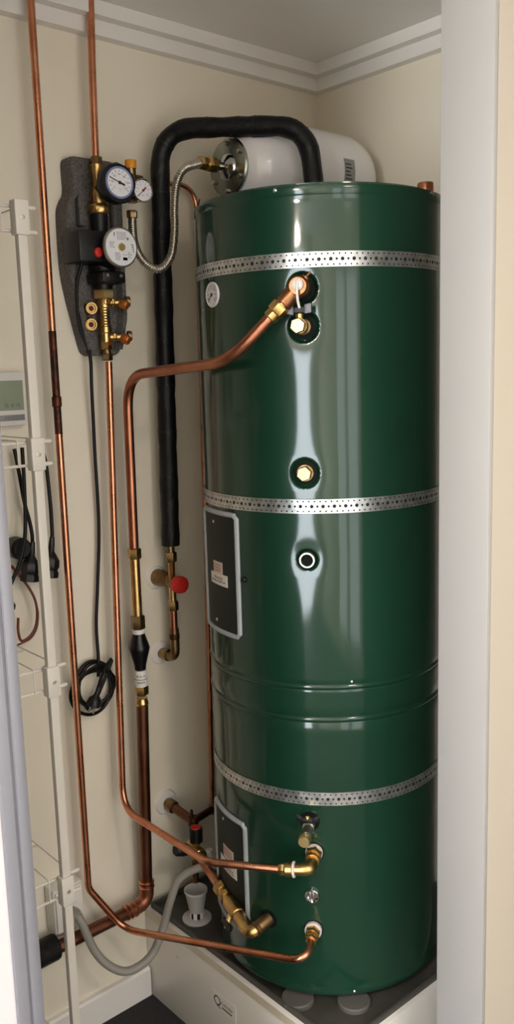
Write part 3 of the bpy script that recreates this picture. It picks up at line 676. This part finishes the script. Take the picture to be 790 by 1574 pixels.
# gauge 1
def gauge(c, nn, r, body, rimmat, face, needle_deg, nmat, body_r, name, marks, red=False):
    nn = nrm(nn); e1 = nrm(np.cross((0, 0, 1), nn)); e2 = np.cross(nn, e1)
    g = MB().lathe([(body_r*.7, -.034), (body_r*.94, -.026), (body_r, -.006), (body_r*.93, 0)], c, nn, 12 if body_r > .03 else 24).build(name, body, ps)
    MB().lathe([(r*1.16, -.004), (r*1.16, .003), (r*1.1, .0045), (r*.98, .002)], c, nn, 36).build('bezel', rimmat, g)
    MB().lathe([(r, 0), (r, .0026)], c, nn, 36).build('dial', face, g)
    f = lambda x, y, h=.0030: c+nn*h+e1*x+e2*y
    t = MB()
    for k in range(marks):
        a = math.radians(220-k*260/(marks-1)); ca, sa_ = math.cos(a), math.sin(a)
        t.obox(f(.84*r*ca, .84*r*sa_), e1*ca+e2*sa_, -e1*sa_+e2*ca, nn, (.08*r, .018*r, .0002))
    nums = ['0', '20', '40', '60', '80', '100', '120'] if not red else ['0', '2', '4', '6', '8', '10']
    for k, s_ in enumerate(nums):
        a = math.radians(220-k*260/(len(nums)-1)); addtext(t, s_, .24*r, lambda x, y: f(x+.6*r*math.cos(a), y+.6*r*math.sin(a)))
    addtext(t, '°C' if not red else 'bar', .22*r, lambda x, y: f(x, y-.5*r))
    t.build('scale_marks', 'ink_grey' if not red else 'ink_red', g, False)
    a = math.radians(needle_deg); ca, sa_ = math.cos(a), math.sin(a)
    nd = MB(); nd.obox(f(.30*r*ca, .30*r*sa_, .0042), e1*ca+e2*sa_, -e1*sa_+e2*ca, nn, (.6*r, .028*r, .0003)); nd.obox(f(-.22*r*ca, -.22*r*sa_, .0043), e1*ca+e2*sa_, -e1*sa_+e2*ca, nn, (.22*r, .07*r, .0004))
    nd.lathe([(.13*r, 0), (.11*r, .002)], f(0, 0, .0030), nn, 14); nd.build('needle', nmat, g)
gc = YP(183, 281, PY0); gauge(gc, (1, -.06, .02), .0285, 'black_plastic', 'dial_blue', 'dial_white', 158, 'ink', .0435, 'temperature_gauge', 13)
MB().rod(gc-A3(.085, 0, 0), gc-A3(.025, 0, 0), .012, 14).build('gauge_stem', 'brass_old', ps)
# safety group on the right
SX, SY = .088, -.676
vlathe('relief_body', 'brass_old', [(.010, 0), (.0145, .006), (.0145, .03), (.011, .036), (.011, .075), (.0125, .078)], 1.982, SX, SY)
vlathe('relief_cap', 'yellow', [(.0125, 0), (.0130, .002), (.0130, .016), (.0115, .018)], YP(199, 257, SY)[2]-.004, SX, SY, 16)
MB().rod((SX, SY, 2.035), (SX-.005, SY+.03, 2.035), .009, 14, .001).build('relief_outlet', 'brass_old', ps)
MB().rod((PX0, PY0, 2.0), (SX, SY, 2.0), .011, 14).build('cross_link', 'black_plastic', ps)
g2 = YP(219, 293, SY); gauge(g2, (1, -.05, .0), .0215, 'black_plastic', 'chrome', 'dial_white', 224, 'red_dark', .022, 'pressure_gauge', 11, True)
MB().rod((SX, SY, 2.0), g2-A3(.025, 0, 0), .008, 12).build('pressure_stem', 'brass_old', ps)
# circulating pump
pc = YP(186, 380, PY0)
MB().lathe([(.036, -.078), (.038, -.070), (.038, -.030), (.034, -.024), (.034, -.006)], pc, (1, 0, 0), 32).build('pump_motor', 'black_plastic', ps)
pf = MB().lathe([(.0385, -.008), (.0425, -.006), (.0425, -.001), (.041, .0005), (.0385, .0005)], pc, (1, 0, 0), 44).build('pump_face', 'steel', ps)
MB().lathe([(.0385, 0), (.0385, .0012)], pc, (1, 0, 0), 44).build('face_plate', 'dial_white', pf)
k = MB(); f = lambda x, y: pc+A3(.0016, x, y)
for x0, y0, wd, rows_ in ((-.010, .031, .02, 5), (-.029, .010, .009, 4), (-.016, -.012, .011, 5), (.002, -.015, .012, 1), (.016, -.010, .007, 4)):
    for i in range(rows_):
        x = x0
        while x < x0+wd: l = random.uniform(.0015, .004); k.raw([f(x, y0-i*.0034), f(x+l, y0-i*.0034), f(x+l, y0-i*.0034-.0014), f(x, y0-i*.0034-.0014)], [(0, 1, 2, 3)]); x += l+.001
for i in range(4): k.raw([f(.0255+.0012*i, .008-.0045*i), f(.0305+.0006*i, .0075-.0045*i), f(.0305+.0006*i, .0047-.0045*i), f(.0255+.0012*i, .0052-.0045*i)], [(0, 1, 2, 3)])
k.lathe([(.003, .0005), (.003, .0008)], f(.0165, .018)-A3(.0004, 0, 0), (1, 0, 0), 14)
k.box(f(.003, -.027), f(.014, -.021)); k.box(f(-.0175, .022), f(-.0155, .030))
k.build('print', 'ink_grey', pf, False)
MB().lathe([(.0085, 0), (.0085, .004), (.007, .006)], pc+A3(.001, 0, 0), (1, 0, 0), 8).build('vent_screw', 'brass_pale', pf)
tb0 = W(119, 352, .10); tb1 = W(163, 404, .10)
tb = MB().box((.035, tb0[1], tb1[2]), (.105, tb1[1]+.004, tb0[2]), .004).build('terminal_box', 'black_plastic', ps)
rbn = W(151, 388, .1055); MB().lathe([(.0105, -.001), (.0105, .002), (.009, .004), (.004, .005)], rbn, (1, 0, 0), 20).build('red_button', 'red', tb)
vlathe('pump_outlet', 'black_plastic', [(.020, 0), (.022, .008), (.026, .03), (.03, .05)], 1.795)
fb = MB(); fb.box((.03, PY0-.03, 1.806), (.10, PY0+.03, 1.832), .006); fb.build('pump_flange', 'black_plastic', ps)
for dy in (-.018, .016): MB().lathe([(.004, 0), (.004, .006)], (.096, PY0+dy, 1.822), (1, 0, 0), 8).build('flange_bolt', 'steel', ps)
vlathe('pump_union', 'brass_pale', [(.0225, 0), (.0245, .003), (.0245, .017), (.022, .020)], 1.776, seg=6)
vlathe('flow_meter_body', 'brass', [(.012, 0), (.0125, .02), (.0145, .022), (.0145, .034), (.0125, .036), (.0125, .075), (.015, .077), (.015, .095), (.0135, .098)], 1.68)
sc_ = MB()
for i in range(6): sc_.box((PX0+.0105, PY0-.008, 1.719+i*.006), (PX0+.0135, PY0+.006, 1.7215+i*.006))
sc_.build('flow_scale', 'ink', ps)
for zt, nm in ((1.768, 0), (1.692, 1)):
    fr = nrm(A3(.35, 1, 0)); o_ = A3(PX0, PY0, zt)
    v_ = MB().rod(o_, o_+fr*.040, .008, 14).hexn(o_+fr*.016, o_+fr*.024, .0105).build('fill_valve', 'brass', ps)
    MB().lathe([(.0095, 0), (.0115, .003), (.0115, .016), (.0095, .019)], o_+fr*.036+A3(.002, 0, -.002), nrm(A3(.8, .5, -.35)), 8).build('valve_cap', 'orange_cap', v_)
    MB().lathe([(.0115, 0), (.012, .004), (.0115, .009)], o_+fr*.050+A3(0, 0, .002), fr, 14).build('valve_end', 'brass_old', v_)
MB().lathe([(.0085, 0), (.0085, .004), (.005, .005), (.004, .003)], A3(PX0+.013, PY0, 1.769), (1, 0, 0), 18).build('test_plug', 'brass', ps)
for px, py in ((140, 474), (140, 499)):
    o_ = W(px, py, .050); sp_ = MB().lathe([(.0115, -.022), (.0115, -.008), (.0145, -.005), (.0145, .002), (.013, .004), (.0095, .004), (.0085, .001), (.006, .001), (.0058, -.003)], o_, nrm(A3(1, -.18, 0)), 24).build('spare_port', 'brass', ps)
    MB().lathe([(.0057, -.004), (.0057, -.0022)], o_, nrm(A3(1, -.18, 0)), 14).build('port_bore', 'copper_burnt', sp_)
MB().hexn((PX0, PY0, 1.664), (PX0, PY0, 1.682), .0135).build('bottom_nut', 'brass', ps)
MB().hexn((PX0+.002, PY0, 1.640), (PX0+.002, PY0, 1.656), .0125).rod((PX0+.002, PY0, 1.654), (PX0, PY0, 1.668), .0095, 14).build('compression_nut', 'brass_old', ps)

# pump cable and its coil
cb = thing('pump_cable', W(148, 1097, .03), 'black pump power cable hanging down the wall to a tangled coil with plug', 'cable')
pts = [W(126, 404, .06), W(118, 440, .05), W(122, 500, .036), W(138, 545, .036), W(141, 600, .03), W(146, 700, .02), W(152, 810, .018), W(150, 900, .016), W(148, 960, .016), W(151, 1010, .02), W(151, 1040, .025)]
MB().tube(spline(pts, 8), .0040, 10).build('cord', 'cable', cb)
cc = W(148, 1056, .03); lp = []
for i in range(150):
    a = 2*math.pi*i/42+1.3; k = i/150
    ry = .052+.010*math.sin(a*.43+1); rz_ = .053+.006*math.cos(a*.31)
    lp.append(A3(.018+.012*math.sin(a*.5+.7)+.010*k, cc[1]+ry*math.cos(a)+.010*math.sin(a*.27), cc[2]-.002+rz_*math.sin(a)*(1-.15*math.sin(a*.6))))
MB().tube(spline([W(151, 1036, .025)]+lp[::3]+[W(172, 1015, .034), W(160, 1030, .042), W(150, 1060, .05)], 3), .0042, 8).build('coil', 'cable', cb)
pl0 = W(151, 1060, .052); pl1 = W(141, 1092, .052); ax_ = nrm(pl1-pl0)
pgm = MB().lathe([(.005, -.006), (.006, .006), (.0075, .014), (.015, .022), (.017, .032), (.0165, .040), (.012, .042)], pl0, ax_, 12).build('plug', 'black_plastic', cb)
s_ = nrm(np.cross(ax_, A3(1, 0, 0)))
for g in (-1, 1): MB().obox(pl0+ax_*.049+s_*.006*g, ax_, s_, (1, 0, 0), (.008, .0022, .0009)).build('pin', 'steel', pgm)

# ================================================================== LOWER VALVE CLUSTER
fw = W(254, 1232)
lowv = thing('pressure_valve', fw, 'brass pressure limiting valve with black and red cap beside the cylinder foot', 'valve')
MB().lathe([(.033, 0), (.033, .002), (.030, .006), (.016, .008)], fw, (1, 0, 0), 32).build('wall_rose', 'white_plastic', lowv)
tee = W(297, 1262, .105); wd_ = nrm(tee-fw)
MB().lathe([(.0125, 0), (.0125, .012), (.0165, .014), (.0165, .034), (.013, .036)], fw, wd_, 10).build('wall_union', 'brass_old', lowv)
MB().rod(fw+wd_*.03, tee, .0112, 16).build('inlet_tube', 'copper_brown', lowv)
vc = W(300, 1306, .135)
j1 = W(326, 1244, .03)
MB().rod(j1, tee, .0095, 14).lathe([(.0125, -.012), (.0135, 0), (.0125, .012)], tee, (0, 0, 1), 14).build('branch_tube', 'copper_burnt', lowv)
MB().rod(j1+A3(0, 0, -.012), j1+A3(0, 0, .014), .0085, 14).build('branch_elbow', 'copper_dull', lowv)
MB().rod(tee, A3(vc[0], vc[1], vc[2]+.010), .0095, 14).build('link_tube', 'brass_old', lowv)
MB().obox(tee+A3(.0, -.004, .016), (0, 0, 1), (0, 1, 0), (1, 0, 0), (.016, .0025, .004), .001).build('isolator_lever', 'black_plastic', lowv)
# valve body along the direction towards the cylinder port
p5, n5, t5 = P_n(LOWP[4]); V5 = p5+n5*.052; 
el5 = onplane(385, 1436, V5, n5); V5 = el5
dv = nrm(V5-vc)
MB().lathe([(.012, -.03), (.0175, -.024), (.0175, -.012), (.015, -.008), (.015, .016), (.0185, .018), (.0185, .034), (.016, .036)], vc, dv, 18).build('valve_body', 'brass', lowv)
cpz = W(303, 1300, .14)
MB().rod(vc, vc+A3(.0, .004, .030), .0115, 16).build('bonnet', 'brass', lowv)
cap = MB().lathe([(.0165, 0), (.0165, .034), (.0145, .036)], vc+A3(0, .004, .022), (.02, .0, 1), 20).build('cap', 'black_plastic', lowv)
MB().lathe([(.0125, .036), (.0115, .0385)], vc+A3(0, .004, .022), (.02, 0, 1), 20).build('red_insert', 'red', cap)
kn = W(268, 1306, .13); kd = nrm(kn-vc)
MB().rod(vc, vc+kd*.03, .009, 14).build('knob_stem', 'brass', lowv)
MB().lathe([(.0150, .028), (.016, .032), (.016, .056), (.0135, .060)], vc, kd, 10).build('side_knob', 'black_plastic', lowv)
wb = W(322, 1316, .16)
MB().rod(vc, wb, .0085, 12).rod(wb+A3(0, 0, -.004), wb+A3(0, 0, .018), .009, 14, .001).build('relief_cap', 'white_plastic', lowv)
sp0 = vc+A3(0, 0, -.008); spx = A3(vc[0]+.0, vc[1]-.002, .345)
MB().tube([sp0, A3(spx[0], spx[1], .39), spx], .0078, 14).build('drain_spout', 'copper_brown', lowv)
# tundish below
td = ZP(292, 1421, .248); td = A3(spx[0]+.002, spx[1]-.003, PH+.0042)
tu = thing('tundish', td, 'white plastic tundish cup on a round base standing on the tray', 'tundish')
MB().lathe([(.037, 0), (.037, .003), (.034, .0045), (.018, .005)], td, (0, 0, 1), 36).build('base_disc', 'tundish', tu)
for k in range(6):
    g = math.radians(60*k+10); MB().obox(td+A3(.0165*math.cos(g), .0165*math.sin(g), .013), (math.cos(g), math.sin(g), 0), (-math.sin(g), math.cos(g), 0), (0, 0, 1), (.0016, .0045, .009), .0006).build('support_rib', 'white_plastic', tu)
MB().lathe([(.0175, .021), (.0185, .022), (.0275, .073), (.0295, .075), (.0295, .080), (.0272, .080), (.0262, .073), (.017, .025)], td, (0, 0, 1), 36, caps=True).build('cup', 'tundish', tu)
MB().lathe([(.0165, .0), (.0165, .021), (.012, .023)], td+A3(0, 0, .004), (0, 0, 1), 20).build('core', 'black_plastic', tu)
# brass valve run into the cylinder
L5 = np.linalg.norm(V5-vc)
rp = thing('cold_inlet_pipe', vc, 'short copper pipe slanting from the pressure valve to the brass stop valve', 'pipe')
MB().rod(vc+dv*.034, vc+dv*(L5*.48), .0105, 18).build('pipe_run', 'copper', rp)
sv = thing('stop_valve', V5, 'brass stop valve with black lever and elbow at the cylinder foot', 'valve')
q = lambda s: vc+dv*(L5*s)
m = MB(); m.hexn(q(.46), q(.53), .0165); m.rod(q(.53), q(.56), .012, 18); m.hexn(q(.56), q(.60), .0145); m.build('union_nut', 'brass', sv)
m = MB(); m.rod(q(.60), q(.64), .0105, 16); m.lathe([(.0135, 0), (.016, .003), (.016, L5*.16), (.014, L5*.165), (.0155, L5*.18), (.0155, L5*.30), (.0125, L5*.33)], q(.64), dv, 18); m.build('valve_body', 'brass', sv)
MB().tube(fillet([q(.90), V5, V5+(p5-V5)*.35], .016, 8), .0128, 18).build('elbow', 'brass', sv)
m = MB(); dd = nrm(p5-V5); m.lathe([(.0125, .012), (.0155, .014), (.0155, .022), (.013, .024), (.0145, .028), (.0145, np.linalg.norm(p5-V5)+.001)], V5, dd, 18); m.build('port_union', 'brass_old', sv)
lvp = q(.72); ld = nrm(W(352, 1413, lvp[0]+.004)-lvp); 
MB().rod(lvp, lvp+ld*.034, .0065, 12).build('lever_stem', 'brass_pale', sv)
lc = lvp+ld*.036; MB().obox(lc, np.cross(ld, dv), dv, ld, (.0075, .018, .0055), .002).obox(lc+dv*.012-ld*.004+np.cross(ld, dv)*.006, dv, ld, np.cross(ld, dv), (.010, .004, .003), .001).build('lever', 'black_plastic', sv)
MB().lathe([(.0045, 0), (.0035, .004)], lc+ld*.005, ld, 8).build('lever_screw', 'steel', sv)

# ================================================================== WALL SWITCH BOX AND CONDUIT
ibc = W(112, 1398, .05)
ib = thing('isolator_switch', (0, ibc[1], ibc[2]-.06), 'white wall isolator switch box behind the shelf post', 'switch')
MB().box((0, ibc[1]-.046, ibc[2]-.05), (.046, ibc[1]+.032, ibc[2]+.062), .006).build('box', 'white_plastic', ib)
MB().box((.044, ibc[1]-.042, ibc[2]-.046), (.052, ibc[1]+.028, ibc[2]+.058), .004).build('face_plate', 'white_plastic', ib)
MB().box((.050, ibc[1]-.010, ibc[2]+.020), (.060, ibc[1]+.006, ibc[2]+.042), .002).build('rocker', 'white_plastic', ib)
gl = W(112, 1404, .055)
MB().hexn(gl-A3(.008, 0, 0), gl+A3(.012, 0, 0), .0165).lathe([(.0145, .012), (.013, .024)], gl, (1, 0, 0), 18).build('gland', 'conduit', ib)
co = thing('grey_conduit', W(190, 1493, .13), 'grey flexible conduit drooping from the wall switch to the cylinder foot', 'conduit')
pts = [gl+A3(.006, 0, 0), gl+A3(.030, .003, -.006), W(146, 1462, .10), W(172, 1487, .125), W(200, 1492, .14), W(232, 1469, .15), W(250, 1428, .15), W(262, 1385, .15), W(275, 1352, .155), W(300, 1336, .18), W(322, 1332, .205)]
pp = resample(spline(pts, 12), .0022); MB().tube(pp, [.0098+(.0003 if i % 2 else -.0003) for i in range(len(pp))], 14).build('conduit_body', 'conduit', co, ang=80)

# ================================================================== WIRE SHELVING
SXD = .30; SYE = -1.028; SY1 = -1.75; SZ = [W(28, 337, SXD)[2], W(54, 697, SXD)[2], W(75, 1043, SXD)[2], W(96, 1362, SXD)[2], W(96, 1362, SXD)[2]-.43]
PYC = W(54, 697, SXD+.012)[1]
tags = ['topmost white wire shelf, nothing on it, above the wall display', 'white wire shelf just under the wall display with cables hanging behind', 'white wire shelf beside the coiled black cable', 'white wire shelf level with the wall isolator switch', 'lowest white wire shelf just above the skirting board']
for i, z in enumerate(SZ):
    s = thing('wire_shelf', (0, SYE, z), tags[i], 'shelf', 'white wire shelves on the left wall')
    for dz in (.021, -.021):
        MB().rod((SXD, SY1, z+dz), (SXD, SYE-.012, z+dz), .0029, 8).build('lip_rod', 'wire_white', s)
        MB().lathe([(.0036, 0), (.0042, .003), (.0042, .018), (.003, .021)], (SXD, SYE-.020, z+dz), (0, 1, 0), 10).build('end_cap', 'wire_white', s)
    MB().rod((.012, SY1, z+.021), (.012, SYE-.01, z+.021), .0029, 8).build('back_rod', 'wire_white', s)
    MB().lathe([(.0036, 0), (.0042, .003), (.0042, .018), (.003, .021)], (.012, SYE-.018, z+.021), (0, 1, 0), 10).build('end_cap', 'wire_white', s)
    MB().rod((SXD*.5, SY1, z+.016), (SXD*.5, SYE-.012, z+.016), .0024, 8).build('mid_rod', 'wire_white', s)
    me0 = None
    for k in range(27):
        y = SYE-.020-k*.048
        if y < SY1: break
        if me0 is None:
            me0 = MB().tube(fillet([A3(.012, y, z+.0250), A3(SXD+.003, y, z+.0250), A3(SXD+.0038, y, z-.022)], .004, 3), .0014, 6).build('deck_wire', 'wire_white', s)
        else:
            c = me0.copy(); COL.objects.link(c); c.parent = s; c.location = (0, -k*.048, 0)
po = thing('shelf_post', (SXD+.012, PYC, 0), 'white flat shelf post standing in front of the wire shelves', 'post')
MB().box((SXD+.008, PYC-.0085, 0), (SXD+.022, PYC+.0085, SZ[0]+.02), .001).build('bar', 'wire_white', po)
for z in SZ:
    cl = MB().box((SXD+.004, PYC-.0135, z-.030), (SXD+.0262, PYC+.0135, z+.030), .0025).build('clip', 'wire_white', po)
    MB().lathe([(.0042, 0), (.004, .001), (.0032, .0012), (.003, .0002)], (SXD+.0262, PYC, z), (1, 0, 0), 14).build('clip_screw', 'steel', cl)

# ================================================================== WALL DISPLAY, CORDS
k0 = W(38, 571, .028); k1 = W(43, 650, .028); ky1 = k0[1]; kz1 = k0[2]; kz0 = W(20, 655, .028)[2]; ky0 = ky1-.135
wdp = thing('wall_display', (0, (ky0+ky1)/2, kz0), 'white wall controller with grey display behind the shelf post', 'controller')
MB().box((0, ky0, kz0), (.028, ky1, kz1), .004).build('case', 'white_plastic', wdp)
def dq(px, py): return W(px, py, .0285)
sy0, sy1 = ky0+.02, dq(34, 620)[1]+.004; sz1, sz0 = dq(15, 585)[2], dq(15, 631)[2]
MB().box((.028, sy0, sz0), (.0292, sy1, sz1), .0004).build('screen', 'lcd', wdp)
MB().box((.028, sy0, dq(15, 647)[2]), (.0292, sy1, dq(15, 638)[2]), .0004).build('brand_strip', 'label_grey', wdp)
k = MB(); zb_ = dq(15, 623)[2]
for px, wd, hh in ((10, .0075, .008), (19, .006, .007), (28, .009, .007)):
    y = dq(px, 623)[1]; k.box((.0293, y-wd/2, zb_-hh/2), (.0296, y+wd/2, zb_+hh/2))
for i in range(4): k.box((.0293, dq(15, 642)[1]-.011+i*.0056, dq(15, 642.5)[2]-.003), (.0296, dq(15, 642)[1]-.0072+i*.0056, dq(15, 642.5)[2]+(.004 if i % 2 else .0025)))
k.build('symbols', 'ink_grey', wdp, False)
def plugthing(name, label, pts, body, X, mt='cable', r=.0042):
    b0, b1 = (W(*q_, X) for q_ in body); t = thing(name, b1, label, 'cable')
    P = [W(a, b, c) for a, b, c in pts]+[b0]; MB().tube(spline(P, 8), r, 10).build('cord', mt, t)
    ax = nrm(b1-b0); L = np.linalg.norm(b1-b0)
    MB().lathe([(.0055, -.004), (.0065, L*.1), (.0075, L*.32), (.0135, L*.42), (.021, L*.56), (.0215, L*.72), (.018, L*.80), (.0215, L*.88), (.021, L)], b0, ax, 8).build('connector', 'black_plastic', t)
    return t
plugthing('appliance_cord', 'black cord with kettle-style connector hanging right of the shelf post', [(50, 672, .03), (62, 690, .03), (70, 710, .035), (77, 770, .04), (80, 815, .045)], ((80, 828), (75, 887)), .05)
plugthing('adapter_cord', 'black cord with plug-in adapter hanging left of the shelf post', [(22, 690, .03), (28, 720, .03), (37, 770, .03), (45, 800, .03), (49, 820, .03)], ((50, 836), (45, 893)), .04)
plugthing('plug_cord', 'thick black cord curving to a round plug behind the sliding door edge', [(34, 688, .04), (37, 740, .05), (39, 800, .055), (37, 835, .06), (30, 865, .06), (22, 885, .06)], ((14, 905), (6, 945)), .06)
rp_ = W(30, 843, .03); rt = thing('round_plug', rp_-A3(.03, 0, .025), 'round black plug on the wall beside the hanging adapter', 'plug')
MB().lathe([(.022, -.03), (.024, -.02), (.024, .008), (.019, .014)], rp_, (1, 0, 0), 20).build('plug_body', 'black_plastic', rt)
bw = thing('brown_wire', W(56, 940, .04), 'brown wire looped behind the shelf post', 'wire')
pts = [(18, 870, .03), (28, 883, .03), (42, 900, .035), (53, 920, .04), (57, 940, .04), (55, 962, .04), (46, 978, .04), (33, 985, .04), (28, 970, .03), (28, 950, .03)]
MB().tube(spline([W(*q_) for q_ in pts], 8), .0030, 8).build('strand', 'brown_wire', bw)
MB().tube(spline([W(a+1.5, b+3, c+.005) for a, b, c in pts[3:8]]+[W(26, 992, .04)], 8), .0022, 8).build('strand', 'brown_wire', bw)
scb = thing('sensor_cable', W(303, 380, .03), 'thin black sensor wire running down behind the cylinder edge', 'wire')
MB().tube(spline([W(307, 306, .05), W(301, 330, .04), W(300, 350, .035), W(304, 380, .03), W(309, 410, .03), W(309, 440, .03)], 8), .0016, 6).build('strand', 'cable', scb)
